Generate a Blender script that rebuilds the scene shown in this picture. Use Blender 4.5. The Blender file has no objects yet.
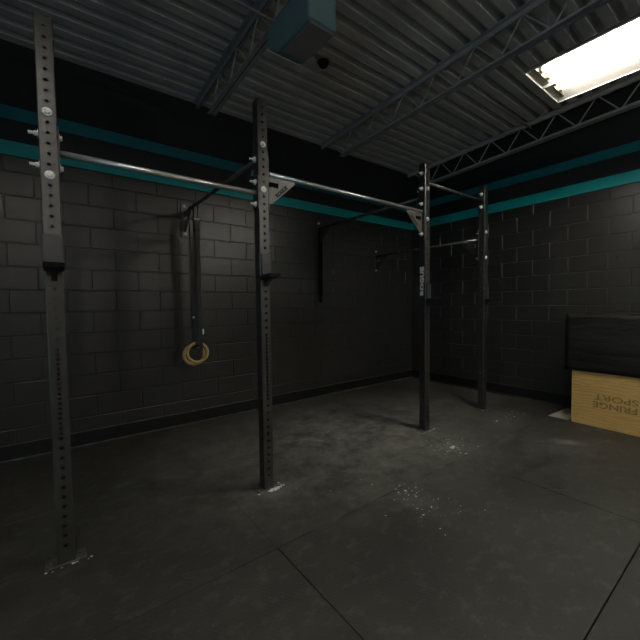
import bpy, bmesh, math, random
from mathutils import Vector, Matrix
random.seed(7)
C = bpy.context.scene.collection
PI = math.pi

# ------------------------------------------------------------------ materials
def new_mat(name):
    m = bpy.data.materials.new(name); m.use_nodes = True
    nt = m.node_tree; b = nt.nodes['Principled BSDF']
    return m, nt, b

def noise(nt, vec, scale, detail=4, rough=.55):
    n = nt.nodes.new('ShaderNodeTexNoise'); n.inputs['Scale'].default_value = scale
    n.inputs['Detail'].default_value = detail; n.inputs['Roughness'].default_value = rough
    if vec: nt.links.new(vec, n.inputs['Vector'])
    return n.outputs['Fac']

def ramp(nt, fac, stops):
    r = nt.nodes.new('ShaderNodeValToRGB'); e = r.color_ramp.elements
    while len(e) < len(stops): e.new(.5)
    for el, (p, c) in zip(e, stops):
        el.position = p; el.color = (*c, 1) if len(c) == 3 else c
    nt.links.new(fac, r.inputs['Fac']); return r.outputs['Color']

def maprange(nt, fac, a, b, c, d):
    r = nt.nodes.new('ShaderNodeMapRange'); nt.links.new(fac, r.inputs['Value'])
    for k, v in zip(('From Min', 'From Max', 'To Min', 'To Max'), (a, b, c, d)): r.inputs[k].default_value = v
    return r.outputs['Result']

def math_node(nt, op, a, b):
    n = nt.nodes.new('ShaderNodeMath'); n.operation = op
    for i, v in enumerate((a, b)):
        if isinstance(v, (int, float)): n.inputs[i].default_value = v
        else: nt.links.new(v, n.inputs[i])
    return n.outputs[0]

def mix_col(nt, fac, a, b):
    n = nt.nodes.new('ShaderNodeMix'); n.data_type = 'RGBA'
    if isinstance(fac, (int, float)): n.inputs[0].default_value = fac
    else: nt.links.new(fac, n.inputs[0])
    for i, v in ((6, a), (7, b)):
        if isinstance(v, tuple): n.inputs[i].default_value = (*v, 1)
        else: nt.links.new(v, n.inputs[i])
    return n.outputs[2]

def bump(nt, b, h, dist, strength=1.0):
    n = nt.nodes.new('ShaderNodeBump'); n.inputs['Distance'].default_value = dist
    n.inputs['Strength'].default_value = strength
    nt.links.new(h, n.inputs['Height']); nt.links.new(n.outputs['Normal'], b.inputs['Normal'])

def objco(nt): return nt.nodes.new('ShaderNodeTexCoord').outputs['Object']
def pos(nt): return nt.nodes.new('ShaderNodeNewGeometry').outputs['Position']
def scaled(nt, vec, s, loc=(0, 0, 0), rot=(0, 0, 0)):
    n = nt.nodes.new('ShaderNodeMapping'); nt.links.new(vec, n.inputs['Vector'])
    n.inputs['Scale'].default_value = s; n.inputs['Location'].default_value = loc; n.inputs['Rotation'].default_value = rot
    return n.outputs['Vector']

def simple(name, col, rough=.5, metal=0., var=.15, nscale=30, bd=0., spec=None):
    m, nt, b = new_mat(name)
    f = noise(nt, objco(nt), nscale)
    lo = tuple(c*(1-var) for c in col); hi = tuple(min(1, c*(1+var)) for c in col)
    nt.links.new(ramp(nt, f, [(.3, lo), (.7, hi)]), b.inputs['Base Color'])
    b.inputs['Metallic'].default_value = metal
    nt.links.new(maprange(nt, f, .3, .7, max(.02, rough-.06), min(1, rough+.06)), b.inputs['Roughness'])
    if spec is not None: b.inputs['Specular IOR Level'].default_value = spec
    if bd: bump(nt, b, noise(nt, objco(nt), nscale*4), bd)
    return m

M = {}
def block_mat(name, col, rough, dust):
    m, nt, b = new_mat(name); p = pos(nt)
    n1 = noise(nt, p, 1.4, 5, .6); n2 = noise(nt, p, 14, 5, .65); n3 = noise(nt, p, 160, 3, .6)
    base = ramp(nt, n1, [(.3, tuple(c*.75 for c in col)), (.7, tuple(c*1.25 for c in col))])
    # pale scuffs rubbed into the paint
    sc = maprange(nt, n2, .60, .76, 0, dust)
    nt.links.new(mix_col(nt, sc, base, (.16, .155, .14)), b.inputs['Base Color'])
    nt.links.new(maprange(nt, n2, .3, .7, rough-.06, rough+.08), b.inputs['Roughness'])
    hh = math_node(nt, 'ADD', math_node(nt, 'MULTIPLY', n2, .6), math_node(nt, 'MULTIPLY', n3, .45))
    bump(nt, b, hh, .0028, .7); b.inputs['Specular IOR Level'].default_value = .75
    return m
M['block'] = block_mat('black block paint', (.027, .0265, .0245), .33, .14)
M['upper'] = block_mat('matt black paint', (.006, .006, .007), .7, .02)
M['base'] = simple('black rubber cove', (.005, .0055, .007), .55, var=.2, nscale=8)
M['teal'] = simple('teal paint', (.0, .36, .36), .55, var=.12, nscale=5)
M['teal_shaded'] = simple('shaded teal paint', (.0, .17, .20), .6, var=.15, nscale=5)  # dimmer light on the upper bands put into the paint colour
M['deck'] = simple('grey painted deck', (.66, .635, .60), .55, var=.12, nscale=3)
M['joist'] = simple('grey painted joist steel', (.40, .40, .40), .5, var=.15, nscale=6)
M['frame'] = simple('dark grey powder coat', (.027, .0266, .024), .36, metal=.0, var=.10, nscale=25, bd=.0003, spec=1.0)
M['gusset'] = simple('light grey gusset steel', (.085, .083, .075), .40, var=.1, nscale=25, spec=1.0)
M['tube'] = simple('bare grey steel', (.78, .78, .76), .33, metal=.85, var=.03, nscale=9)
M['black_steel'] = simple('glossy black steel', (.075, .075, .073), .24, metal=.0, var=.05, nscale=9, spec=1.0)
M['zinc'] = simple('bright zinc', (.88, .89, .87), .42, metal=.1, var=.06, nscale=40)
M['plate'] = simple('worn grey foot plate', (.12, .12, .11), .55, metal=.35, var=.35, nscale=30)
M['liner'] = simple('grey plastic liner', (.045, .046, .047), .34, var=.2, nscale=18)
M['black_plastic'] = simple('black plastic', (.012, .012, .013), .42, var=.2, nscale=30)
M['white_print'] = simple('white print', (.90, .90, .87), .6, var=.08, nscale=60)
M['cut_dark'] = simple('dark cut lettering', (.012, .012, .012), .7, var=.1)
M['housing'] = simple('white enamel', (.75, .74, .70), .4, var=.04, nscale=10)
M['housing_out'] = simple('grey enamel', (.24, .225, .215), .5, var=.1, nscale=10)
M['reflector'] = simple('reflector', (.85, .85, .82), .3, var=.02, nscale=10)
M['socket'] = simple('lamp socket plastic', (.19, .175, .12), .5, var=.25, nscale=40)
M['unit'] = simple('grey casing in blue daylight', (.20, .32, .33), .45, var=.06, nscale=8)  # blue daylight tint mixed into the grey casing colour
M['unit_cover'] = simple('grey casing cover', (.33, .31, .285), .5, var=.06, nscale=8)
M['strap'] = simple('dark grey webbing', (.026, .031, .031), .6, var=.25, nscale=60)
M['band'] = simple('black webbing', (.006, .006, .006), .7, var=.2, nscale=60)
M['concrete'] = simple('dusty bare concrete', (.08, .077, .068), .7, var=.2, nscale=6, bd=.001)
M['board'] = simple('pale bare board', (.46, .42, .35), .7, var=.12, nscale=8)
M['dust'] = simple('dust line', (.13, .125, .11), .8, var=.5, nscale=7)
M['dust_dark'] = simple('thin dust line', (.05, .05, .046), .8, var=.5, nscale=7)
M['chalk'] = simple('white chalk', (.72, .73, .70), .9, var=.12, nscale=60)

def wood_ring():
    m, nt, b = new_mat('varnished ring wood'); f = noise(nt, scaled(nt, objco(nt), (12, 12, 50)), 3)
    nt.links.new(ramp(nt, f, [(.3, (.62, .41, .14)), (.7, (.78, .56, .25))]), b.inputs['Base Color'])
    b.inputs['Roughness'].default_value = .4; return m
M['ring'] = wood_ring()

def plywood():
    m, nt, b = new_mat('birch plywood'); o = objco(nt)
    w = nt.nodes.new('ShaderNodeTexWave'); w.wave_type = 'BANDS'; w.bands_direction = 'Z'
    w.inputs['Scale'].default_value = 4.2; w.inputs['Distortion'].default_value = 9; w.inputs['Detail'].default_value = 3
    w.inputs['Detail Scale'].default_value = 1.2
    nt.links.new(scaled(nt, o, (1, .8, 2.2)), w.inputs['Vector'])
    fine = noise(nt, scaled(nt, o, (4, 4, 90)), 2, 5)
    big = noise(nt, o, 3.5, 4)
    f = math_node(nt, 'ADD', math_node(nt, 'MULTIPLY', w.outputs['Fac'], .16), math_node(nt, 'ADD', math_node(nt, 'MULTIPLY', fine, .3), math_node(nt, 'MULTIPLY', big, .5)))
    col = ramp(nt, f, [(.25, (.44, .275, .085)), (.5, (.60, .40, .135)), (.75, (.69, .48, .185))])
    nt.links.new(col, b.inputs['Base Color']); b.inputs['Roughness'].default_value = .55
    return m
M['ply'] = plywood()
M['burn'] = simple('burnt lettering', (.27, .165, .05), .7, var=.35, nscale=90)

def vinyl():
    m, nt, b = new_mat('black vinyl'); o = objco(nt)
    f = noise(nt, scaled(nt, o, (1.5, 1.2, 6)), 2.2, 4)
    nt.links.new(ramp(nt, f, [(.3, (.008, .008, .0085)), (.7, (.016, .0165, .0165))]), b.inputs['Base Color'])
    nt.links.new(maprange(nt, f, .3, .7, .36, .5), b.inputs['Roughness'])
    bump(nt, b, f, .03, .5); return m
M['vinyl'] = vinyl()

def mat_rubber():
    m, nt, b = new_mat('dusty black rubber'); p = pos(nt)
    big = noise(nt, p, .9, 5, .62); mid = noise(nt, p, 5, 6, .65); fine = noise(nt, p, 90, 3, .6)
    base = ramp(nt, mid, [(.30, (.022, .0217, .019)), (.70, (.056, .055, .048))])
    # chalk dust trodden in around the uprights, plus a pale streak and darker patches
    tot = None
    for (x, y, rx, ry, ang, k) in [(-2.8, -1.25, 2.3, 1.55, .0, .62), (-2.5, -2.0, .9, .8, 0, .16), (-2.3, -2.2, .30, .30, 0, .30), (-3.3, -2.62, .22, .28, .4, .18),
                                   (-1.36, -2.86, .10, .22, .55, .55), (-1.6, -2.75, .30, .5, .5, .16), (-4.0, -1.95, .3, .3, 0, .16), (-3.75, -2.85, .5, .35, .3, -.12),
                                   (-4.84, -1.11, .10, .05, .3, .22), (-1.1, -2.15, .5, .28, .2, .2), (-2.5, -3.05, .35, .28, 0, -.35), (-1.2, -1.3, .9, .8, 0, .16)]:
        mp = nt.nodes.new('ShaderNodeMapping'); mp.vector_type = 'TEXTURE'; nt.links.new(p, mp.inputs['Vector'])
        mp.inputs['Location'].default_value = (x, y, 0); mp.inputs['Rotation'].default_value = (0, 0, ang); mp.inputs['Scale'].default_value = (rx, ry, 1)
        g = nt.nodes.new('ShaderNodeTexGradient'); g.gradient_type = 'SPHERICAL'; nt.links.new(mp.outputs['Vector'], g.inputs['Vector'])
        t = math_node(nt, 'MULTIPLY', g.outputs['Fac'], k)
        tot = t if tot is None else math_node(nt, 'ADD', tot, t)
    br = math_node(nt, 'MULTIPLY', tot, maprange(nt, mid, .3, .7, .1, 1.9))
    br = math_node(nt, 'ADD', br, maprange(nt, big, .35, .7, -.02, .10))
    smud = noise(nt, scaled(nt, p, (1, 1.6, 1), rot=(0, 0, .5)), 9, 6, .7); spk = noise(nt, p, 75, 2, .5)
    br = math_node(nt, 'ADD', br, maprange(nt, smud, .52, .74, 0, .26))
    br = math_node(nt, 'ADD', br, maprange(nt, spk, .70, .78, 0, .5))
    clamp = nt.nodes.new('ShaderNodeClamp'); nt.links.new(br, clamp.inputs['Value'])
    col = mix_col(nt, clamp.outputs[0], base, (.255, .255, .23))
    oi = nt.nodes.new('ShaderNodeObjectInfo'); tone = oi.outputs['Alpha']
    col = mix_col(nt, tone, col, (.02, .02, .018))
    nt.links.new(col, b.inputs['Base Color'])
    nt.links.new(maprange(nt, mid, .3, .7, .50, .68), b.inputs['Roughness'])
    # moulded diamond tread
    w1 = nt.nodes.new('ShaderNodeTexWave'); w1.inputs['Scale'].default_value = 16; nt.links.new(scaled(nt, p, (1, 1, 1), rot=(0, 0, .6)), w1.inputs['Vector'])
    w2 = nt.nodes.new('ShaderNodeTexWave'); w2.inputs['Scale'].default_value = 16; nt.links.new(scaled(nt, p, (1, 1, 1), rot=(0, 0, -.6)), w2.inputs['Vector'])
    h = math_node(nt, 'ADD', math_node(nt, 'MULTIPLY', math_node(nt, 'MULTIPLY', w1.outputs['Fac'], w2.outputs['Fac']), .35), math_node(nt, 'ADD', math_node(nt, 'MULTIPLY', fine, .4), math_node(nt, 'MULTIPLY', mid, 1.2)))
    bump(nt, b, h, .004, .5)
    return m
M['mat'] = mat_rubber()

def emit(name, col, strength):
    m, nt, b = new_mat(name)
    b.inputs['Base Color'].default_value = (.9, .9, .9, 1)
    b.inputs['Emission Color'].default_value = (*col, 1); b.inputs['Emission Strength'].default_value = strength
    return m
TUBE = 46
M['lamp'] = emit('lit fluorescent tube', (1.0, .955, .83), TUBE)
M['lamp_dim'] = emit('lit dimmer fluorescent tube', (1.0, .955, .85), TUBE*.40)  # weaker tubes for the unseen lamp above the camera
M['lamp_fill'] = emit('added bare tube for ceiling light', (1.0, .955, .85), TUBE*3.8)  # tubes of the added strips, strength set to lift ceiling and left wall

# ------------------------------------------------------------------ mesh helpers
def finish(bm, smooth):
    for f in bm.faces: f.smooth = smooth
def obj(name, bm, mat, parent=None, smooth=False, loc=None):
    me = bpy.data.meshes.new(name); bmesh.ops.recalc_face_normals(bm, faces=bm.faces[:]); finish(bm, smooth)
    bm.to_mesh(me); bm.free()
    if isinstance(mat, (list, tuple)):
        for k in mat: me.materials.append(M[k])
    else: me.materials.append(M[mat])
    o = bpy.data.objects.new(name, me); C.objects.link(o)
    if parent: o.parent = parent
    if loc: o.location = loc
    return o
def empty(name, loc=(0, 0, 0), rz=0.):
    o = bpy.data.objects.new(name, None); o.empty_display_size = .1; C.objects.link(o)
    o.location = loc; o.rotation_euler = (0, 0, rz); return o
def tag(o, label, cat, group=None, kind=None):
    o['label'] = label; o['category'] = cat
    if group: o['group'] = group
    if kind: o['kind'] = kind
    return o
def struct(o): o['kind'] = 'structure'; return o
def copy_tree(o, parent=None):
    c = o.copy(); C.objects.link(c)
    if parent: c.parent = parent
    for ch in list(o.children): copy_tree(ch, c)
    return c
def box(bm, lo, hi, bev=0., seg=2, mi=0):
    c = [(a+b)/2 for a, b in zip(lo, hi)]; s = [abs(b-a) for a, b in zip(lo, hi)]
    r = bmesh.ops.create_cube(bm, size=1, matrix=Matrix.Translation(c) @ Matrix.Diagonal((*s, 1)))
    vs = r['verts']
    fs = list({f for v in vs for f in v.link_faces})
    for f in fs: f.material_index = mi
    if bev > 0:
        es = list({e for v in vs for e in v.link_edges})
        bmesh.ops.bevel(bm, geom=es, offset=bev, segments=seg, affect='EDGES', profile=.5)
def cyl(bm, a, b, r, n=14, r2=None, caps=True):
    a, b = Vector(a), Vector(b); d = b-a
    q = Vector((0, 0, 1)).rotation_difference(d.normalized()).to_matrix().to_4x4()
    bmesh.ops.create_cone(bm, cap_ends=caps, segments=n, radius1=r, radius2=r if r2 is None else r2, depth=d.length,
                          matrix=Matrix.Translation((a+b)/2) @ q)
def prism(bm, pts, axis, lo, hi):
    """polygon pts (2D) extruded along axis from lo to hi"""
    def P(u, v, w):
        return {'x': (w, u, v), 'y': (u, w, v), 'z': (u, v, w)}[axis]
    A = [bm.verts.new(P(u, v, lo)) for u, v in pts]; B = [bm.verts.new(P(u, v, hi)) for u, v in pts]
    bm.faces.new(A); bm.faces.new(B[::-1]); n = len(pts)
    for i in range(n): bm.faces.new((A[i], A[(i+1) % n], B[(i+1) % n], B[i]))
def bar(bm, a, b, w, h):
    """rectangular bar from a to b"""
    a, b = Vector(a), Vector(b); d = (b-a); L = d.length; d.normalize()
    up = Vector((0, 0, 1)) if abs(d.z) < .95 else Vector((1, 0, 0))
    s = d.cross(up).normalized(); u = s.cross(d)
    vs = []
    for p in (a, b):
        for (i, j) in ((-1, -1), (1, -1), (1, 1), (-1, 1)): vs.append(bm.verts.new(p+s*i*w/2+u*j*h/2))
    for q in ((0, 1, 2, 3), (7, 6, 5, 4)): bm.faces.new([vs[k] for k in q])
    for i in range(4): bm.faces.new((vs[i], vs[4+i], vs[4+(i+1) % 4], vs[(i+1) % 4]))
def ribbon(bm, pts, side, w, t):
    """flat strap through pts, width w along 'side', thickness t"""
    pts = [Vector(p) for p in pts]; rows = []
    sides = [Vector(q).normalized() for q in side] if isinstance(side, list) else [Vector(side).normalized()]*len(pts)
    for i, p in enumerate(pts):
        side = sides[i]
        d = (pts[min(i+1, len(pts)-1)]-pts[max(i-1, 0)]).normalized(); n = d.cross(side).normalized()
        rows.append([bm.verts.new(p+side*a*w/2+n*b*t/2) for a, b in ((-1, -1), (1, -1), (1, 1), (-1, 1))])
    for r0, r1 in zip(rows, rows[1:]):
        for i in range(4): bm.faces.new((r0[i], r0[(i+1) % 4], r1[(i+1) % 4], r1[i]))
    bm.faces.new(rows[0]); bm.faces.new(rows[-1][::-1])
def text_mesh(name, s, size, mat, parent, matrix, depth=.0006, width=None, height=None, bold=0., spacing=1.0):
    cu = bpy.data.curves.new(name, 'FONT'); cu.body = s; cu.size = size; cu.extrude = depth; cu.offset = bold
    cu.align_x = 'CENTER'; cu.align_y = 'CENTER'; cu.space_character = spacing; cu.resolution_u = 3
    t = bpy.data.objects.new(name, cu); C.objects.link(t)
    dg = bpy.context.evaluated_depsgraph_get(); me = bpy.data.meshes.new_from_object(t.evaluated_get(dg))
    bpy.data.objects.remove(t); bpy.data.curves.remove(cu)
    xs = [v.co.x for v in me.vertices]; ys = [v.co.y for v in me.vertices]
    sx = width/(max(xs)-min(xs)) if width else 1; sy = height/(max(ys)-min(ys)) if height else sx
    cx, cy = (max(xs)+min(xs))/2, (max(ys)+min(ys))/2
    for v in me.vertices: v.co = matrix @ Vector(((v.co.x-cx)*sx, (v.co.y-cy)*sy, v.co.z))
    me.materials.clear(); me.materials.append(M[mat]); me.name = name
    o = bpy.data.objects.new(name, me); C.objects.link(o)
    if parent: o.parent = parent
    return o
def frame(origin, xdir, ydir):
    x = Vector(xdir).normalized(); y = Vector(ydir).normalized(); z = x.cross(y)
    m = Matrix((x, y, z)).transposed().to_4x4(); m.translation = Vector(origin); return m

# ------------------------------------------------------------------ setting
X0, Y0, ZW, ZD = -9.0, -8.6, 4.08, 3.600     # far sides of the room, wall top, deck underside at the block wall
SLOPE = .042                                  # the roof rises away from the block wall
def zdeck(y): return ZD - y*SLOPE
def tilt(o): o.rotation_euler.x = -math.atan(SLOPE)
bm = bmesh.new(); box(bm, (X0-.2, Y0-.2, -.20), (.2, .2, -.019)); struct(obj('floor', bm, 'concrete'))

def block_wall(name, axis, length, phase, mats=('block', 'upper'), JV=.004, BH=.005):
    """painted block wall: recessed joints between bevelled blocks; smooth black band above.
    axis 'x': wall along x at y=0 facing -y; axis 'y': wall along y at x=0 facing -x"""
    bm = bmesh.new()
    J, D, BV = .0040, .0035, .005; c, L = .2032, .4064
    def P(s, d, z): return (s, -d, z) if axis == 'x' else (-d, s, z)     # d = out into the room
    def quad(pts, mi=0):
        f = bm.faces.new([bm.verts.new(P(*q)) for q in pts]); f.material_index = mi
    def solid(s0, s1, d0, d1, z0, z1, mi):
        a, b = P(s0, d0, z0), P(s1, d1, z1)
        box(bm, [min(i, j) for i, j in zip(a, b)], [max(i, j) for i, j in zip(a, b)], 0, mi=mi)
    solid(-length, .2 if axis == 'x' else 0., -.2, -D, -.2, ZW+.1, 0)                     # core, joint plane
    solid(-length, -.0005 if axis == 'x' else -.0005, -D, .001, 2.64, ZW, 1)              # smooth upper band
    z = 2.30 - 12*c; k = 0
    while z < 2.60:
        z0, z1 = max(z, -.02), min(z+c, 2.64)
        off = phase if k % 2 == 0 else phase+L/2
        n0 = math.floor((-length-off)/L)
        for n in range(n0, n0+int(length/L)+3):
            s0, s1 = max(off+n*L, -length), min(off+(n+1)*L, 0)
            if s1-s0 < .03: continue
            a0, a1, b0, b1 = s0+JV, s1-JV, z0+J, z1-J
            if b1-b0 < .02: continue
            jit = random.uniform(-.0012, .0012)
            o = [(a0, -D, b0), (a1, -D, b0), (a1, -D, b1), (a0, -D, b1)]
            i = [(a0+BH, jit, b0+BV), (a1-BH, jit, b0+BV), (a1-BH, jit, b1-BV), (a0+BH, jit, b1-BV)]
            quad(i)
            for q in range(4): quad([o[q], o[(q+1) % 4], i[(q+1) % 4], i[q]])
        z += c; k += 1
    ob = obj(name, bm, mats); return struct(ob)
block_wall('wall_left', 'x', 9.0, -3.66, JV=.0018, BH=.004)
block_wall('wall_right', 'y', 8.6, -2.604)
# the two walls behind the camera, one with an open roll-up doorway
bm = bmesh.new(); box(bm, (X0-.2, Y0-.2, -.2), (.2, Y0, ZW+.1)); struct(obj('wall_back', bm, 'upper'))
bm = bmesh.new()
box(bm, (X0-.2, Y0, -.2), (X0, -8.0, ZW+.1)); box(bm, (X0-.2, -4.7, -.2), (X0, .2, ZW+.1)); box(bm, (X0-.2, -8.0, 2.7), (X0, -4.7, ZW+.1))
struct(obj('wall_near', bm, 'upper'))

# painted bands and cove base
def strip(name, axis, length, z0, z1, d, mat, dust=False):
    bm = bmesh.new()
    if axis == 'x': box(bm, (-length, -d, z0), (-d, -.0012, z1), .0015, 1)
    else: box(bm, (-d, -length, z0), (-.0012, -.002, z1), .0015, 1)
    if dust:                                   # pale dust caught on the cap and along the toe
        for (a, b, e) in ((z1-.001, z1+.003, d-.001), (z0+.012, z0+.0225, d+.016)):
            if axis == 'x': box(bm, (-length, -e, a), (-d-.02, -.0012, b), 0, mi=1)
            else: box(bm, (-e, -length, a), (-.0012, -d-.02, b), 0, mi=1)
    return struct(obj(name, bm, mat))
strip('trim_1', 'x', 8.9, 2.642, 2.762, .008, 'teal'); strip('trim_2', 'y', 8.5, 2.642, 2.772, .008, 'teal')
strip('trim_3', 'x', 8.9, 2.945, 3.055, .008, 'teal_shaded'); strip('trim_4', 'y', 8.5, 2.975, 3.085, .008, 'teal_shaded')
strip('baseboard_left', 'x', 8.9, -.017, .132, .009, ('base', 'dust'), True); strip('baseboard_right', 'y', 8.5, -.017, .132, .009, ('base', 'dust_dark'), True)

# corrugated metal deck, ribs along x
bm = bmesh.new(); p, y = .1524, -.002; prof = []
while y > Y0+.2:
    prof += [(y, ZD), (y-.078, ZD), (y-.088, ZD+.072), (y-.1424, ZD+.072)]; y -= p
prof = [(a, b-a*SLOPE) for a, b in prof]
top = [(prof[-1][0], prof[-1][1]+.03), (prof[0][0], ZD+.09)]
prism(bm, prof+top, 'x', X0+.001, -.0012); struct(obj('ceiling', bm, 'deck'))

# ------------------------------------------------------------------ rubber floor mats
def rubber_mat(x0, y0, x1, y1, label, group=None, g=.0006, darken=.1):
    bm = bmesh.new()
    dx, dy = (x1-x0)/2-g, (y1-y0)/2-g
    box(bm, (-dx, -dy, -.0188), (dx, dy, 0), .0022 if g > .001 else .0008, 2)
    o = obj('rubber_floor_mat', bm, 'mat', loc=((x0+x1)/2, (y0+y1)/2, 0))
    o.color = (1, 1, 1, darken)      # how far this mat's colour is mixed towards near black
    return tag(o, label, 'floor mat', group or 'black rubber mats covering the floor')
XS = [-8.06, -6.075, -4.262, -2.452, -.63]; YS = [-.022, -1.21, -2.418, -3.615, -4.82]
LB = {(1, 0): 'black rubber floor mat along the block wall behind the leftmost upright',
      (1, 1): 'black rubber floor mat under the leftmost upright, its seam beside the upright',
      (1, 2): 'black rubber floor mat in front of the leftmost upright, at the bottom left corner',
      (2, 0): 'dusty rubber floor mat along the block wall under the hanging wooden rings',
      (2, 1): 'chalk dusted rubber floor mat under the second upright, in the middle of the floor',
      (2, 2): 'large dark rubber floor mat in the centre foreground with chalk flecks on its far edge',
      (2, 3): 'rubber floor mat at the bottom right edge of the picture, nearest the camera',
      (3, 0): 'rubber floor mat in the far corner behind the two right-hand uprights',
      (3, 1): 'rubber floor mat under the two right-hand uprights, with the largest chalk spill',
      (3, 2): 'rubber floor mat beside the plywood box, with a pale streak across it',
      (1, 3): 'rubber floor mat nearest the camera, below the bottom left corner of the picture',
      (3, 3): 'rubber floor mat in front of the plywood box, outside the right edge'}
for i in range(1, 4):
    for j in range(4):
        rubber_mat(XS[i], YS[j+1], XS[i+1], YS[j], LB[(i, j)], g=.0026 if j >= 2 else .0005, darken={(2, 2): .16, (3, 2): .12, (1, 3): .2, (3, 3): .35, (2, 3): .35, (1, 2): .1, (1, 1): .1, (1, 0): .05, (2, 0): .0, (2, 1): .0, (3, 0): .05, (3, 1): .05}[(i, j)])
rubber_mat(-.628, -2.418, -.03, -1.80, 'small dark square of rubber mat against the right wall beside the plywood box')

# ------------------------------------------------------------------ steel rig
UX = [-5.180, -3.994, -2.128, -.961]; UY, H, S = -1.807, 2.743, .0762
HOLES = [2.690-.0508*k for k in range(52)]
def hole_list(zmin, zmax): 
    hs = [z for z in HOLES if .06 < z < H]
    hs += [z-.0254 for z in hs if .68 < z < 1.13]
    return sorted(z for z in hs if zmin <= z <= zmax)
def upright_mesh(blank=None):
    """square tube with punched bolt holes on four faces"""
    bm = bmesh.new(); h = S/2; ch = .005; n = 16; r = .0085; base = .006
    def face(tr, skip):
        hs = [z for z in hole_list(.07, H-.02) if not (skip and skip[0] < z < skip[1])]
        cuts = [base]
        for a, b in zip(hs, hs[1:]): cuts.append((a+b)/2 if b-a < .06 else None) if False else cuts.append((a+b)/2)
        cuts.append(H)
        W = h-ch
        for z, z0, z1 in zip(hs, cuts, cuts[1:]):
            # keep the punched cell square-ish around the hole; plain strips fill the rest
            c0, c1 = max(z0, z-.0127), min(z1, z+.0127)
            for a, b in ((z0, c0), (c1, z1)):
                if b-a > 1e-5: bm.faces.new([bm.verts.new(tr(u, v, 0)) for u, v in ((-W, a), (W, a), (W, b), (-W, b))])
            ring, out, inn = [], [], []
            for k in range(n):
                t = 2*PI*k/n; cx, sx = math.cos(t), math.sin(t); m_ = max(abs(cx), abs(sx))
                ring.append(bm.verts.new(tr(r*cx, z+r*sx, 0))); inn.append(bm.verts.new(tr(r*cx, z+r*sx, -.005)))
                out.append(bm.verts.new(tr(W*cx/m_, z+(c1-z if sx > 0 else z-c0)*sx/m_, 0)))
            for k in range(n):
                q = (k+1) % n
                bm.faces.new((ring[k], ring[q], out[q], out[k])); bm.faces.new((inn[k], inn[q], ring[q], ring[k]))
    sk = blank
    face(lambda u, v, w: (u, -h-w, v), None); face(lambda u, v, w: (-u, h+w, v), None)
    face(lambda u, v, w: (h+w, u, v), None); face(lambda u, v, w: (-h-w, -u, v), sk)
    for sx in (-1, 1):
        for sy in (-1, 1):
            a, b = (sx*h, sy*(h-ch)), (sx*(h-ch), sy*h); m_ = (sx*(h-ch*.29), sy*(h-ch*.29))
            for q0, q1 in ((a, m_), (m_, b)):
                bm.faces.new([bm.verts.new((*q0, .006)), bm.verts.new((*q1, .006)), bm.verts.new((*q1, H)), bm.verts.new((*q0, H))])
    # open tube end seen as a thin rim
    t = .005
    for q in (((-h, -h), (h, -h+t)), ((-h, h-t), (h, h)), ((-h, -h+t), (-h+t, h-t)), ((h-t, -h+t), (h, h-t))):
        bm.faces.new([bm.verts.new((u, v, H)) for u, v in ((q[0][0]+.001, q[0][1]+.001), (q[1][0]-.001, q[0][1]+.001), (q[1][0]-.001, q[1][1]-.001), (q[0][0]+.001, q[1][1]-.001))])
    bmesh.ops.remove_doubles(bm, verts=bm.verts[:], dist=.00005)
    me = bpy.data.meshes.new('upright'); 
    for f in bm.faces: f.smooth = False
    # outward normals per face kept as wound
    bmesh.ops.recalc_face_normals(bm, faces=bm.faces[:])
    bm.to_mesh(me); bm.free(); me.materials.append(M['frame']); return me
rig = tag(empty('training_rig', (0, 0, 0)), 'four post dark grey steel rig with pull-up bars bolted to the black block wall', 'gym rig')
um, um_text = upright_mesh(), upright_mesh((1.36, 1.74))
UP = []
for i, x in enumerate(UX):
    o = bpy.data.objects.new('upright', um_text if i == 2 else um); C.objects.link(o); o.parent = rig; o.location = (x, UY, 0); UP.append(o)
UP[2]['label'] = 'upright with white lettering on its left face'
# foot plates with anchor bolts
bm = bmesh.new(); box(bm, (-.088, -.043, .0005), (.088, .043, .0062), .0015, 1); foot_me = None
for i, o in enumerate(UP):
    if foot_me is None:
        f = obj('foot_plate', bm, 'plate', o); foot_me = f.data
        b2 = bmesh.new(); cyl(b2, (-.064, 0, .0062), (-.064, 0, .010), .014, 16); cyl(b2, (-.064, 0, .010), (-.064, 0, .020), .0085, 6)
        a = obj('anchor_bolt', b2, 'plate', o); an_me = a.data
    else:
        f = bpy.data.objects.new('foot_plate', foot_me); C.objects.link(f); f.parent = o
        a = bpy.data.objects.new('anchor_bolt', an_me); C.objects.link(a); a.parent = o
    a2 = bpy.data.objects.new('anchor_bolt', an_me); C.objects.link(a2); a2.parent = o; a2.location = (.128, 0, 0)
# white lettering on the third upright, reading upward on its left face
for i in (2,):
    text_mesh('lettering', 'ROGUE', .06, 'white_print', UP[i], frame((-S/2-.0012, 0, 1.553), (0, 0, 1), (0, 1, 0)), width=.292, height=.050, bold=.004, depth=.0004, spacing=1.06)['label'] = 'white lettering'

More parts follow.
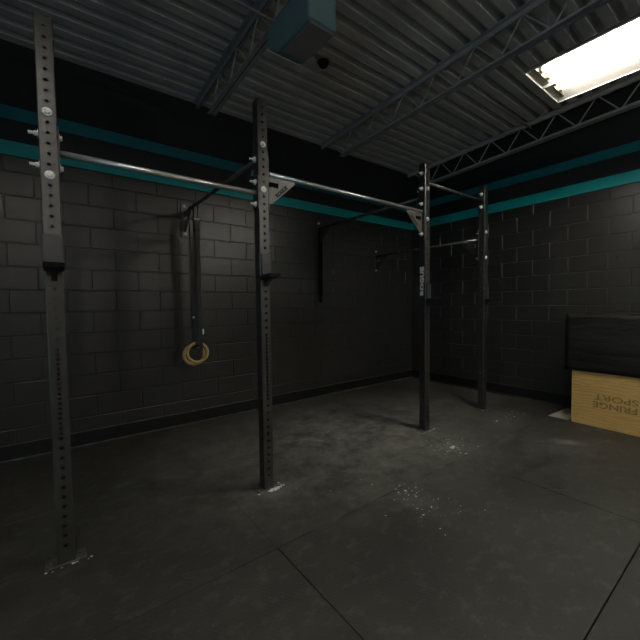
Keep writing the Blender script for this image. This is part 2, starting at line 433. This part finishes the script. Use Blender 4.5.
# bolts (head + washer on one side, nut and thread end on the other)
def bolt_mesh(span):
    bm = bmesh.new()
    cyl(bm, (0, 0, 0), (0, 0, .0035), .0205, 24); cyl(bm, (0, 0, .0035), (0, 0, .013), .0125, 6)
    cyl(bm, (0, 0, .013), (0, 0, .0145), .009, 12, .006)
    return bm
def nut_mesh(span):
    bm = bmesh.new()
    cyl(bm, (0, 0, -span-.0035), (0, 0, -span), .0205, 24); cyl(bm, (0, 0, -span-.017), (0, 0, -span-.0035), .0125, 6)
    cyl(bm, (0, 0, -span-.040), (0, 0, -span-.017), .0078, 12)
    return bm
bolt_cache = {}
def bolt(parent, loc, direction, span):
    key = round(span, 4)
    if key not in bolt_cache:
        o = obj('bolt', bolt_mesh(span), 'zinc', parent); n = obj('nut', nut_mesh(span), 'zinc', parent); bolt_cache[key] = (o.data, n.data)
    else:
        o, n = (bpy.data.objects.new(k, me) for k, me in zip(('bolt', 'nut'), bolt_cache[key]))
        for q in (o, n): C.objects.link(q); q.parent = parent
    for q in (o, n):
        q.location = loc; q.rotation_mode = 'QUATERNION'
        q.rotation_quaternion = Vector((0, 0, 1)).rotation_difference(Vector(direction))
T = .006
def gusset_pts(s):
    return [(0, -.014), (s*.235, -.014), (s*.238, -.030), (s*.045, -.205), (s*.012, -.215), (0, -.215)]
def gusset_bm():
    """plate in the x-z plane, root at x=0, reaching to +x, with a rectangular slot"""
    bm = bmesh.new(); h = T/2
    outer = [(0, -.014), (.100, -.014), (.235, -.014), (.240, -.030), (.115, -.142), (.045, -.205), (.012, -.215), (0, -.215), (0, -.090), (0, -.050)]
    slot = [(.018, -.052), (.098, -.052), (.098, -.088), (.018, -.088)]
    polys = [[(0, -.014), (.100, -.014), (.098, -.052), (.018, -.052), (0, -.050)],
             [(0, -.050), (.018, -.052), (.018, -.088), (0, -.090)],
             [(.100, -.014), (.235, -.014), (.240, -.030), (.115, -.142), (.098, -.088), (.098, -.052)],
             [(0, -.090), (.018, -.088), (.098, -.088), (.115, -.142), (.045, -.205), (.012, -.215), (0, -.215)]]
    for yy, fl in ((-h, False), (h, True)):
        for p_ in polys:
            vs = [bm.verts.new((u, yy, v)) for u, v in p_]
            bm.faces.new(vs if not fl else vs[::-1])
    for loop in (outer, slot):
        n = len(loop)
        for i in range(n):
            (u0, v0), (u1, v1) = loop[i], loop[(i+1) % n]
            bm.faces.new([bm.verts.new(q) for q in ((u0, -h, v0), (u1, -h, v1), (u1, h, v1), (u0, h, v0))])
    bmesh.ops.remove_doubles(bm, verts=bm.verts[:], dist=1e-5)
    return bm
def flange_bm(zt, zb):
    bm = bmesh.new(); box(bm, (0, -S/2, zb), (T, S/2, zt), .0015, 1); return bm
GUS = {}
def crossbar(name, origin, rz, L, gusseted, up_b, low_b, mat='tube', label=None, lettering=False):
    """bar along local +x from an upright face; z of origin = tube axis"""
    r = .0165 if gusseted else .0165
    bm = bmesh.new(); cyl(bm, (T, 0, 0), (L-T, 0, 0), r, 20)
    o = obj(name, bm, mat, rig, smooth=True); o.location = origin; o.rotation_euler = (0, 0, rz)
    for f in o.data.polygons:
        if len(f.vertices) > 4: f.use_smooth = False
    if label: o['label'] = label
    for k, (xx, rr) in enumerate(((0, 0), (L, PI))):
        fl = obj('flange_plate', flange_bm(up_b+.038, low_b-.038), 'frame', o); fl.location = (xx, 0, 0); fl.rotation_euler = (0, 0, rr)
        if gusseted:
            gk = 'gusset' if lettering else 'frame'
            if gk not in GUS: g = obj('gusset', gusset_bm(), gk, o); GUS[gk] = g.data
            else: g = bpy.data.objects.new('gusset', GUS[gk]); C.objects.link(g); g.parent = o
            g.location = (T if k == 0 else L-T, 0, 0); g.rotation_euler = (0, 0, rr)
            if lettering:
                s = 1 if k == 0 else -1
                d = Vector((.150, 0, .134)).normalized()
                c0 = Vector((.122, 0, -.105)); xd, c1 = (d, c0) if s > 0 else (Vector((d.x, 0, -d.z)), Vector((L-c0.x, 0, c0.z)))
                yd = Vector((-xd.z, 0, xd.x))
                text_mesh('gusset_lettering', 'ROGUE', .03, 'cut_dark', o, frame((c1.x+(T if s > 0 else -T), -T/2-.0009, c1.z), xd, yd), width=.125, height=.031, bold=.0022, depth=.0004)['label'] = 'dark lettering cut in the gusset'
    return o
# rows between the uprights (x direction)
F0 = S/2
b12 = crossbar('pull_up_bar', (UX[0]+F0, UY, 2.106), 0, UX[1]-UX[0]-S, False, .076, -.076, label='straight pull-up bar between the two left uprights')
b23 = crossbar('pull_up_bar', (UX[1]+F0, UY, 2.258), 0, UX[2]-UX[1]-S, True, .076, -.229, label='long pull-up bar with triangular gussets in the middle', lettering=True)
b34 = crossbar('pull_up_bar', (UX[2]+F0, UY, 2.563), 0, UX[3]-UX[2]-S, False, .076, -.076, mat='black_steel', label='high straight pull-up bar at the right')
WL = -.0085-(UY+S/2)            # from the upright back face to the wall
WZ = [2.209, 2.361, 2.411, 2.107]
WB = []
for i, x in enumerate(UX):
    WB.append(crossbar('wall_bar', (x, UY+F0, WZ[i]), PI/2, WL, True, .075, -.230, mat='black_steel'))
# bolts through the uprights: side bolts
SPX = S+T
for z in (2.182, 2.030): bolt(UP[0], (F0+T, 0, z), (1, 0, 0), S+T)
for z in (2.334, 2.182, 2.030): bolt(UP[1], (F0+T, 0, z), (1, 0, 0), S+2*T)
for z in (2.639, 2.487): bolt(UP[2], (F0+T, 0, z), (1, 0, 0), S+T+T)
for z in (2.334, 2.030): bolt(UP[2], (F0, 0, z), (1, 0, 0), S+T)
for z in (2.639, 2.487): bolt(UP[3], (F0, 0, z), (1, 0, 0), S+T)
for i, (a, b) in enumerate(((2.284, 1.979), (2.436, 2.131), (2.487, 2.182), (2.182, 1.877))):
    for z in (a, b): bolt(UP[i], (0, -F0, z), (0, -1, 0), S+T)
# wall anchor bolts of the wall bars
ab = None
for w in WB:
    for z in (.075, -.230):
        if ab is None:
            bm = bmesh.new(); cyl(bm, (WL-T-.004, 0, 0), (WL-T, 0, 0), .017, 20); cyl(bm, (WL-T-.016, 0, 0), (WL-T-.004, 0, 0), .011, 6)
            ab = obj('wall_anchor', bm, 'zinc', w); a = ab
        else:
            a = bpy.data.objects.new('wall_anchor', ab.data); C.objects.link(a); a.parent = w
        a.location = (0, 0, z)

# ------------------------------------------------------------------ j-cups
def make_jcup():
    root = empty('j_cup')
    # local: origin at the upright's front face, -y out into the room, z=0 at the cup shelf
    g = .0015; e = S/2+.004
    bm = bmesh.new()
    box(bm, (-e, -.008-g, -.012), (e, -g, .150), .0015, 1)
    for s in (-1, 1): box(bm, (s*e, -.008-g, .0), (s*(e+.005), .016, .150), .0015, 1)
    obj('bracket', bm, 'liner', root)
    bm = bmesh.new()
    prism(bm, [(-.009, -.012), (-.012, -.030), (-.085, -.026), (-.128, -.020), (-.140, .002), (-.130, .004), (-.118, -.008), (-.010, -.008)], 'x', -.041, .041)
    obj('hook', bm, 'black_plastic', root)
    bm = bmesh.new(); prism(bm, [(-.009, -.029), (-.009, -.078), (-.030, -.060), (-.085, -.027)], 'x', -.012, .012)
    obj('hook_rib', bm, 'frame', root)
    bm = bmesh.new()
    prism(bm, [(-.0100, .146), (-.020, .146), (-.020, .004), (-.110, .004), (-.112, -.0075), (-.0100, -.0075)], 'x', -.033, .033)
    obj('liner', bm, 'liner', root)
    bm = bmesh.new(); cyl(bm, (0, -.008, .122), (0, .004, .122), .006, 12); obj('pin', bm, 'zinc', root)
    return root
JL = ['steel j-cup with black lip on the leftmost upright', 'steel j-cup with black lip on the upright just right of the hanging rings',
      'steel j-cup beside the white lettering on the third upright', 'steel j-cup on the rightmost, farthest upright']
JZ = [1.535, 1.535, 1.375, 1.375]
jc = make_jcup()
for i in range(4):
    o = jc if i == 0 else copy_tree(jc)
    o.location = (UX[i], UY-F0, JZ[i]); tag(o, JL[i], 'j-cup', 'j-cups on the rig uprights')

# ------------------------------------------------------------------ gymnastic rings on straps
def make_ring(ybar, lean, ring_c, ring_rot, buckle_z, x_side, tail):
    """root at the point where the strap crosses the wall bar"""
    bx, bz = UX[1], WZ[1]
    root = empty('gymnastic_ring', (bx, ybar, bz))
    R, r = .1015, .0160
    bm = bmesh.new(); n, m_ = 48, 14; rows = []
    for i in range(n):
        t = 2*PI*i/n; c = Vector((math.cos(t), 0, math.sin(t)))
        rows.append([bm.verts.new(c*(R+r*math.cos(2*PI*j/m_)) + Vector((0, 1, 0))*r*math.sin(2*PI*j/m_)) for j in range(m_)])
    for i in range(n):
        for j in range(m_):
            bm.faces.new((rows[i][j], rows[(i+1) % n][j], rows[(i+1) % n][(j+1) % m_], rows[i][(j+1) % m_]))
    ring = obj('ring', bm, 'ring', root, smooth=True)
    rc = Vector(ring_c)-Vector((bx, ybar, bz)); ring.location = rc; ring.rotation_euler = ring_rot
    topw = rc + Vector((0, 0, R))
    # doubled webbing: over the bar, down both sides, under the ring's top
    rr = .021
    f = Vector((math.cos(ring_rot[2]), math.sin(ring_rot[2]), 0)); e = Vector((0, 1, 0))      # ring plane, bar direction
    g = Vector((f.y, -f.x, 0))                                                                   # towards the room
    pts = [(topw+Vector((0, 0, -r*2-.003)), f), (topw+g*.019+Vector((0, 0, -r)), f), (topw+g*.014+Vector((0, 0, .06)), f),
           (Vector((-.012, 0, -.55))+g*.012, f*.9+e*.3), (Vector((-rr-.001, 0, -.22)), e+f*.6), (Vector((-rr, 0, 0)), e)]
    pts += [(Vector((rr*math.cos(PI-PI*k/6), 0, rr*math.sin(PI-PI*k/6))), e) for k in range(1, 7)]
    pts += [(Vector((rr+.002, 0, -.22)), e+f*.6), (Vector((.014, 0, -.55))-g*.012, f*.9+e*.3), (topw-g*.014+Vector((0, 0, .06)), f), (topw-g*.019+Vector((0, 0, -r)), f), (topw+Vector((0, 0, -r*2-.006)), f)]
    bm = bmesh.new(); ribbon(bm, [q[0] for q in pts], [q[1] for q in pts], .038, .0028); obj('strap', bm, 'strap', root)
    # cam buckle, facing the room
    k = buckle_z; R_ = frame((0, 0, 0), f, Vector((0, 0, 1)))                                     # local x along f, y up, z out
    R_ = Matrix((f, g, Vector((0, 0, 1)))).transposed().to_4x4(); R_.translation = Vector((.012, 0, k))+g*.012
    bm = bmesh.new(); box(bm, (-.028, .004, -.065), (.028, .030, .035), .005, 2); bm.transform(R_); obj('buckle', bm, 'black_plastic', root)
    bm = bmesh.new(); cyl(bm, (-.026, .016, .047), (.026, .016, .047), .010, 12); bm.transform(R_); obj('buckle_bar', bm, 'zinc', root)
    bm = bmesh.new(); ribbon(bm, [(.0, .024, -.04), (.004, .022, -.15), (.006, .016, -.15-tail)], (1, 0, 0), .036, .0025); bm.transform(R_); obj('strap_tail', bm, 'strap', root)
    return root
r1 = make_ring(-.245, 0, (-3.992, -.215, .802), (0, 0, math.radians(-16)), -1.20, 1, .12)
tag(r1, 'wooden gymnastic ring hanging behind, its lower left edge showing past the other ring', 'gymnastic ring', 'pair of wooden rings')
r2 = make_ring(-.400, 0, (-3.978, -.285, .832), (0, 0, math.radians(-19)), -.20, 1, 1.15)
tag(r2, 'wooden gymnastic ring hanging in front, strap with black buckle near the bar', 'gymnastic ring', 'pair of wooden rings')
bm = bmesh.new(); box(bm, (.020, -.034, -1.325), (.042, -.030, -1.27), .001, 1); obj('strap_label', bm, 'white_print', r2)['label'] = 'small white tag on the strap'

# black strap and thin cord hanging off the third upright's wall bar
st = empty('hanging_strap', (UX[2], -.05, WZ[2]))
bm = bmesh.new(); rr = .020
pts = [(-.012, 0, -1.05), (-.026, 0, -.9), (-.024, 0, -.3), (-rr, 0, 0)]+[(rr*math.cos(PI-PI*k/6), 0, rr*math.sin(PI-PI*k/6)) for k in range(1, 7)]+[(.018, 0, -.3), (.014, 0, -.9), (.0, 0, -1.05)]
ribbon(bm, pts, (0, 1, 0), .045, .003); obj('strap_loop', bm, 'band', st)
tag(st, 'plain black strap looped over the wall end of the third upright\'s bar', 'strap')
cd = empty('carabiner_cord', (UX[2], -.325, WZ[2]))
bm = bmesh.new(); cyl(bm, (0, 0, -.86), (0, 0, -.0205), .003, 8)
for k in range(12):
    t0, t1 = 2*PI*k/12, 2*PI*(k+1)/12
    cyl(bm, (.0215*math.cos(t0), 0, .0215*math.sin(t0)), (.0215*math.cos(t1), 0, .0215*math.sin(t1)), .003, 6)
obj('cord', bm, 'band', cd)
bm = bmesh.new(); box(bm, (-.014, -.008, -.66), (.014, .008, -.61), .003, 1); obj('clip', bm, 'plate', cd); bm = bmesh.new(); cyl(bm, (0, 0, -.87), (0, 0, -.84), .012, 10, .006)
obj('clip', bm, 'plate', cd)
bm = bmesh.new(); n = 14
for k in range(n):
    t0, t1 = 2*PI*k/n, 2*PI*(k+1)/n
    cyl(bm, (.016*math.cos(t0), 0, -.893+.026*math.sin(t0)), (.016*math.cos(t1), 0, -.893+.026*math.sin(t1)), .0035, 6)
obj('carabiner', bm, 'plate', cd)
tag(cd, 'thin black cord with small grey clips hanging beside the plain black strap', 'cord')

# ------------------------------------------------------------------ boxes at the right wall
RB = math.radians(-3.0)
pb = tag(empty('plyometric_box', (-.655, -2.664, -.018), -RB*0), 'pale plywood jump box with burnt lettering upside down, beside the right wall', 'jump box')
pb.rotation_euler = (0, 0, math.radians(-3.2))
# local: +x into the wall side, -y along the front face to the right
PH, PL, PD = .594, .762, .55
bm = bmesh.new(); t = .018
box(bm, (0, -PL, 0), (t, 0, PH), .002, 1); obj('front_panel', bm, 'ply', pb)
bm = bmesh.new(); box(bm, (PD-t, -PL, 0), (PD, 0, PH), .002, 1); obj('rear_panel', bm, 'ply', pb)
bm = bmesh.new(); box(bm, (t, -t, 0), (PD-t, 0, PH), .001, 1); obj('side_panel', bm, 'ply', pb)
bm = bmesh.new(); box(bm, (t, -PL, 0), (PD-t, -PL+t, PH), .001, 1); obj('side_panel', bm, 'ply', pb)
bm = bmesh.new(); box(bm, (t, -PL+t, PH-t), (PD-t, -t, PH), .001, 1); obj('top_panel', bm, 'ply', pb)
bm = bmesh.new(); box(bm, (t, -PL+t, 0), (PD-t, -t, t), .001, 1); obj('bottom_panel', bm, 'ply', pb)
# lettering upside down: reading direction runs toward +y (left), letter tops point down
text_mesh('lettering', 'FRINGE', .08, 'burn', pb, frame((-.0008, -.376, .256), (0, 1, 0), (0, 0, -1)), width=.365, height=.066, depth=.0003, bold=.0018)['label'] = 'burnt brown lettering'
text_mesh('lettering', 'SPORT', .08, 'burn', pb, frame((-.0008, -.385, .338), (0, 1, 0), (0, 0, -1)), width=.362, height=.060, depth=.0003, bold=.0014)['label'] = 'burnt brown lettering'

sb = empty('soft_plyometric_box', (-.672, -2.600, PH-.016)); sb.rotation_euler = (0, 0, math.radians(-3.2))
bm = bmesh.new(); nx, ny, nz = 10, 16, 12; SX, SY = .56, .80
def surf(u, v, w):
    """u depth 0..1, v length 0..1 (to the right), w height 0..1"""
    h = .607+.013*v
    rnd = .022
    x, y, z = u*SX, -v*SY, w*h
    b = .016*math.sin(PI*v)**.6*math.sin(PI*w)**.6
    if u == 0: x -= b
    wr = .006*math.sin(9*w+2.2*v)*math.sin(PI*w)*(1 if u == 0 else 0)
    x += wr
    if w == 1: z += .012*math.sin(PI*u)*math.sin(PI*v)
    return (x, y, z)
grid = {}
def gv(i, j, k):
    key = (i, j, k)
    if key not in grid: grid[key] = bm.verts.new(surf(i/nx, j/ny, k/nz))
    return grid[key]
def sheet(f, a, b):
    for i in range(a):
        for j in range(b): bm.faces.new((f(i, j), f(i+1, j), f(i+1, j+1), f(i, j+1)))
sheet(lambda i, j: gv(0, i, j), ny, nz); sheet(lambda i, j: gv(nx, i, j), ny, nz)
sheet(lambda i, j: gv(i, 0, j), nx, nz); sheet(lambda i, j: gv(i, ny, j), nx, nz)
sheet(lambda i, j: gv(i, j, 0), nx, ny); sheet(lambda i, j: gv(i, j, nz), nx, ny)
hard = [e for e in bm.edges if len(e.link_faces) == 2 and e.calc_face_angle(0) > .9]
bmesh.ops.bevel(bm, geom=hard, offset=.016, segments=3, affect='EDGES', profile=.5)
obj('cover', bm, 'vinyl', sb, smooth=True)
bm = bmesh.new()
ribbon(bm, [(-.006, -.02, .555), (-.0145, -.25, .585), (-.0145, -.5, .611), (-.006, -.775, .635)], (0, 0, 1), .004, .003)
obj('seam', bm, 'vinyl', sb)
tag(sb, 'black vinyl padded jump box resting on top of the plywood box', 'padded box')

bm = bmesh.new(); box(bm, (-.255, -.105, 0), (.255, .105, .012), .002, 1)
bd = obj('flat_board', bm, 'board', loc=(-.36, -2.530, -.0185)); bd.rotation_euler = (0, 0, math.radians(-3)); tag(bd, 'thin pale board lying flat on the floor between the plywood box and the right wall', 'board')
# ------------------------------------------------------------------ chalk flecks on the floor and at the feet
bm = bmesh.new(); rnd = random.Random(3)
def fleck(x, y, r, sx=1., ang=0.):
    n = rnd.randint(6, 9); vs = []
    c = bm.verts.new((x, y, .0008+r*.25))
    for k in range(n):
        t = 2*PI*k/n; q = r*rnd.uniform(.35, 1.35)
        px, py = q*math.cos(t)*sx, q*math.sin(t)
        vs.append(bm.verts.new((x+px*math.cos(ang)-py*math.sin(ang), y+px*math.sin(ang)+py*math.cos(ang), .0003)))
    for k in range(n): bm.faces.new((c, vs[k], vs[(k+1) % n]))
def cluster(x, y, rx, ry, n, r0, r1):
    for _ in range(n): fleck(x+rnd.gauss(0, rx), y+rnd.gauss(0, ry), r0*.7*(1.5*r1/r0)**(rnd.random()**2.2), rnd.uniform(.6, 2.2), rnd.uniform(0, 3.1))
fleck(-2.31, -2.245, .022, 2.0, .5); fleck(-2.36, -2.36, .010); fleck(-2.34, -2.40, .012); fleck(-1.275, -2.15, .016, 1.5); fleck(-.97, -2.2, .010); fleck(-.80, -2.1, .009)
cluster(-2.30, -2.2, .15, .12, 110, .003, .009); cluster(-3.23, -2.51, .04, .04, 16, .004, .010); cluster(-3.3, -2.64, .11, .14, 70, .0025, .007)
cluster(-1.0, -2.15, .16, .08, 40, .003, .008); cluster(-3.0, -2.3, .7, .45, 36, .0015, .004); cluster(-2.2, -3.0, .5, .4, 14, .002, .0045); cluster(-2.7, -1.5, .8, .4, 20, .0015, .004)
for (x, n) in ((UX[0], 8), (UX[1], 5), (UX[2], 14), (UX[3], 10)):
    for _ in range(n): fleck(x+rnd.uniform(-.11, .11), UY-.048-abs(rnd.gauss(0, .008)), rnd.uniform(.003, .009))
for _ in range(9): fleck(UX[1]+rnd.uniform(.02, .09), UY-.052-abs(rnd.gauss(0, .014)), rnd.uniform(.006, .013))
for (dx, dy, r) in ((.0, -.062, .022), (.03, -.066, .026), (.06, -.060, .022), (.085, -.030, .016), (.095, .0, .012)): fleck(UX[1]+dx, UY+dy, r, 1.3, .2)
for _ in range(6): fleck(-.30+rnd.gauss(0, .12), -.05, .004)
ck = obj('chalk_fleck', bm, 'chalk'); tag(ck, 'white chalk crumbs scattered on the dark mats and around the upright feet', 'chalk', kind='stuff')

# ------------------------------------------------------------------ roof joists
def make_joist():
    root = empty('roof_joist')
    zt, zb, yb0, yb1 = ZD-.004, 3.285, -.56, -8.1
    bm = bmesh.new()
    for s in (-1, 1):
        box(bm, (s*.006, -8.55, zt-.006), (s*.052, -.005, zt)); box(bm, (s*.006, -8.55, zt-.050), (s*.012, -.005, zt-.006))
    obj('top_chord', bm, 'joist', root)
    bm = bmesh.new()
    for s in (-1, 1):
        box(bm, (s*.006, yb1, zb), (s*.042, yb0, zb+.006)); box(bm, (s*.006, yb1, zb+.006), (s*.012, yb0, zb+.042))
    obj('bottom_chord', bm, 'joist', root)
    bm = bmesh.new(); box(bm, (-.05, -.14, zt-.064), (.05, -.003, zt-.050)); obj('bearing_seat', bm, 'joist', root)
    first = None; pitch = .205; y = -.30; up = True; k = 0
    a = (0, -.28, zt-.03); b = (0, -.60, zb+.02)
    bm = bmesh.new(); cyl(bm, a, b, .008, 8); e = obj('end_web_rod', bm, 'joist', root)
    y = -.60; rods = {}
    while y > -7.9:
        for d in (0, 1):
            if d not in rods:
                bm = bmesh.new()
                p0, p1 = ((0, 0, zb+.02), (0, -pitch, zt-.03)) if d == 0 else ((0, 0, zt-.03), (0, -pitch, zb+.02))
                cyl(bm, p0, p1, .0075, 8); o = obj('web_rod', bm, 'joist', root); rods[d] = o.data
            else:
                o = bpy.data.objects.new('web_rod', rods[d]); C.objects.link(o); o.parent = root
            o.location = (0, y, 0); y -= pitch
    return root
JX = [-3.812, -2.04, -.13]
jl = ['grey steel truss roof joist at the left, above the hanging rings', 'grey steel truss roof joist in the middle, between the ceiling unit and the lamp',
      'grey steel truss roof joist along the right wall, behind the lamp']
j0 = make_joist()
for i, x in enumerate(JX):
    o = j0 if i == 0 else copy_tree(j0)
    o.location = (x, 0, 0); tilt(o); tag(o, jl[i], 'roof joist', 'open web roof joists')

# conduits / bridging under the deck
bm = bmesh.new(); cyl(bm, (-5.9, -1.80, 3.349), (-3.77, -1.80, 3.349), .010, 10); tag(obj('conduit', bm, 'joist', smooth=True), 'thin grey conduit running under the left joist to the ceiling unit', 'conduit')
bm = bmesh.new(); cyl(bm, (-2.035, -2.0, 3.60), (-.13, -2.0, 3.60), .013, 10); tag(obj('bridging_bar', bm, 'joist', smooth=True), 'thin grey bridging bar between the middle and right roof joists', 'bridging bar')

# ------------------------------------------------------------------ ceiling unit (hung casing) and black round fitting
cu = empty('ceiling_unit', (-3.80, -2.36, 3.065))
def loc_box(lo, hi, bev, seg, name, mat, smooth=False):
    bm = bmesh.new(); off = Vector((-3.80, -2.36, 3.065))
    box(bm, Vector(lo)-off, Vector(hi)-off, bev, seg); return obj(name, bm, mat, cu, smooth=smooth)
bm = bmesh.new()
prof = [(.055, .20), (.055, -.026), (.075, -.034), (.30, -.034), (.42, -.022), (.475, .0), (.52, .035), (.55, .08), (.565, .13), (.565, .20)]
prism(bm, prof, 'x', -.122, .098)
es = [e for e in bm.edges if abs(e.verts[0].co.x-e.verts[1].co.x) < 1e-6]
bmesh.ops.bevel(bm, geom=es, offset=.016, segments=3, affect='EDGES', profile=.5)
obj('casing', bm, 'unit', cu)
loc_box((-3.900, -2.290, 3.022), (-3.722, -1.990, 3.0305), .003, 1, 'cover_panel', 'unit_cover')
for xx in (.02, .07):
    for yy in (.12, .48):
        bm = bmesh.new(); cyl(bm, (xx, yy, .20), (xx, yy, zdeck(yy-2.36)-3.065+.070), .005, 8); obj('hanger_rod', bm, 'joist', cu)
tag(cu, 'pale casing hung under the corrugated deck above the second upright', 'ceiling unit')
df = empty('ceiling_fitting', (-3.05, -1.335, zdeck(-1.335)-.001)); tilt(df)
bm = bmesh.new(); cyl(bm, (0, 0, -.010), (0, 0, 0), .066, 28); obj('base_ring', bm, 'unit_cover', df)
bm = bmesh.new(); bmesh.ops.create_uvsphere(bm, u_segments=24, v_segments=14, radius=.052, matrix=Matrix.Translation((0, 0, -.018))); obj('dome', bm, 'band', df, smooth=True)
tag(df, 'small black round fitting on the deck beside the hung casing', 'ceiling fitting')

# ------------------------------------------------------------------ tube lamps
def make_lamp(mat):
    root = empty('ceiling_light'); W, L, D = .665, 1.24, .095
    bm = bmesh.new(); t = .004
    S_ = .125; h = W/2
    box(bm, (-h+S_, -L, D-t), (h-S_, 0, D))
    for q in (-1, 1):
        prism(bm, [(q*h, .001), (q*(h-S_), D-t), (q*(h-S_-.006), D-t), (q*(h-.006), .001)], 'y', -L, 0)
    for y0 in (-t, -L): prism(bm, [(-h+.006, .001), (h-.006, .001), (h-S_-.006, D-t), (-h+S_+.006, D-t)], 'y', y0, y0+t)
    obj('housing', bm, 'housing_out', root)
    bm = bmesh.new()                                                   # white rim
    r = .014
    for s in (-1, 1): box(bm, (s*W/2-(r if s > 0 else 0), -L, -.003), (s*W/2+(0 if s > 0 else r), 0, .001))
    for y0, y1 in ((-r, 0), (-L, -L+r)): box(bm, (-W/2+r, y0, -.003), (W/2-r, y1, .001))
    obj('rim', bm, 'housing', root)
    bm = bmesh.new()                                                   # folded reflector
    pts = []
    xs = [-.316, -.205, -.135, -.07, 0, .07, .135, .205, .316]; zs = [.012, .088, .070, .088, .010, .088, .070, .088, .012]
    A = [bm.verts.new((x, -.012, z)) for x, z in zip(xs, zs)]; B = [bm.verts.new((x, -L+.012, z)) for x, z in zip(xs, zs)]
    for i in range(len(xs)-1): bm.faces.new((A[i], A[i+1], B[i+1], B[i]))
    obj('reflector', bm, 'reflector', root)
    bm = bmesh.new(); box(bm, (-.006, -L+.012, -.002), (.006, -.012, .008)); obj('divider', bm, 'housing_out', root)
    for q in (-.012, -L+.012+.06):
        bm = bmesh.new(); prism(bm, [(-.300, .020), (.300, .020), (.205, .088), (-.205, .088)], 'y', q-.055, q)
        for x in (-.195, -.07, .07, .195): box(bm, (x-.020, q-.075 if q > -.5 else q-.055, .024), (x+.020, q if q > -.5 else q+.025, .066), .004, 1)
        obj('socket_rail', bm, 'socket', root)
    for q in (-.0045, -L+.0105):
        bm = bmesh.new(); prism(bm, [(-.322, .002), (.322, .002), (.205, .090), (-.205, .090)], 'y', q-.006, q); obj('end_plate', bm, 'housing', root)
    first = None
    for x in (-.195, -.07, .07, .195):
        if first is None:
            bm = bmesh.new(); cyl(bm, (0, -.088, .046), (0, -L+.093, .046), .014, 14); first = obj('lamp_tube', bm, mat, root, smooth=True); o = first
        else:
            o = bpy.data.objects.new('lamp_tube', first.data); C.objects.link(o); o.parent = root
        o.location = (x, 0, 0)
    for x in (-.2, .2):
        for yy in (-.12, -L+.12):
            bm = bmesh.new(); cyl(bm, (x, yy, D), (x, yy, zdeck(yy-2.815)-3.05+.07), .002, 6); obj('hanger_wire', bm, 'joist', root)
    return root
LX, LY, LZ = -1.963, -2.815, 3.05
l1 = make_lamp('lamp'); l1.location = (LX, LY, LZ); tag(l1, 'bright hanging fluorescent lamp with white rim at the upper right', 'ceiling lamp')
l2 = make_lamp('lamp_dim'); l2.location = (LX-3.70, LY, LZ); tag(l2, 'fluorescent lamp hanging above the camera, out of the picture at the left', 'ceiling lamp')
def make_strip():  # unseen bare tube strips, added to throw light up onto the deck
    root = empty('added_strip_light'); L = 1.24
    bm = bmesh.new(); box(bm, (-.035, -L, .05), (.035, 0, .10), .004, 1); obj('spine', bm, 'housing', root)
    for y0 in (-.02, -L): 
        bm = bmesh.new(); box(bm, (-.075, y0, .0), (.075, y0+.02, .05), .003, 1); obj('socket', bm, 'socket', root)
    me = None
    for x in (-.055, .055):
        bm = bmesh.new(); cyl(bm, (x, -L+.02, .025), (x, -.02, .025), .014, 14); obj('lamp_tube', bm, 'lamp_fill', root, smooth=True)
    for yy in (-.1, -L+.1):
        bm = bmesh.new(); cyl(bm, (0, yy, .10), (0, yy, zdeck(yy-6.715)-2.95+.07), .002, 6); obj('hanger_wire', bm, 'joist', root)
    return root
l3 = make_strip(); l3.location = (LX-3.70, LY-3.9, 2.95); tag(l3, 'added unseen bare tube strip light at the back of the room, on the open doorway side', 'strip light')
l4 = make_strip(); l4.location = (LX, LY-3.9, 2.95); tag(l4, 'added unseen bare tube strip light at the back of the room, on the right wall side', 'strip light')

# ------------------------------------------------------------------ daylight at the open doorway, world
ld = bpy.data.lights.new('doorway_daylight', 'AREA'); ld.shape = 'RECTANGLE'; ld.size = 2.6; ld.size_y = 3.2; ld.energy = 22; ld.color = (.42, .74, 1.0)
lo = bpy.data.objects.new('doorway_daylight', ld); C.objects.link(lo); lo.location = (X0-.25, -6.35, 1.34); lo.rotation_euler = (0, -PI/2, 0)
w = bpy.data.worlds.new('World'); bpy.context.scene.world = w; w.use_nodes = True
bg = w.node_tree.nodes['Background']; bg.inputs['Color'].default_value = (.5, .7, 1, 1); bg.inputs['Strength'].default_value = .25

# ------------------------------------------------------------------ camera
yaw, pitch, roll = math.radians(52.7642), math.radians(-2.38527), math.radians(-.71766)
d = Vector((math.cos(yaw)*math.cos(pitch), math.sin(yaw)*math.cos(pitch), math.sin(pitch)))
r0 = Vector((math.sin(yaw), -math.cos(yaw), 0)); u0 = r0.cross(d)
r = r0*math.cos(roll)+u0*math.sin(roll); u = -r0*math.sin(roll)+u0*math.cos(roll)
cam = bpy.data.cameras.new('camera'); cam.sensor_width = 36; cam.sensor_fit = 'HORIZONTAL'; cam.lens = 351.43/640*36; cam.clip_start = .05
co = bpy.data.objects.new('camera', cam); C.objects.link(co)
mw = Matrix((r, u, -d)).transposed().to_4x4(); mw.translation = Vector((-5.19244, -4.05081, 1.31886)); co.matrix_world = mw
sc = bpy.context.scene; sc.camera = co
sc.view_settings.view_transform = 'Standard'; sc.view_settings.look = 'None'; sc.view_settings.gamma = 1; sc.view_settings.exposure = 0; sc.view_settings.use_curve_mapping = False
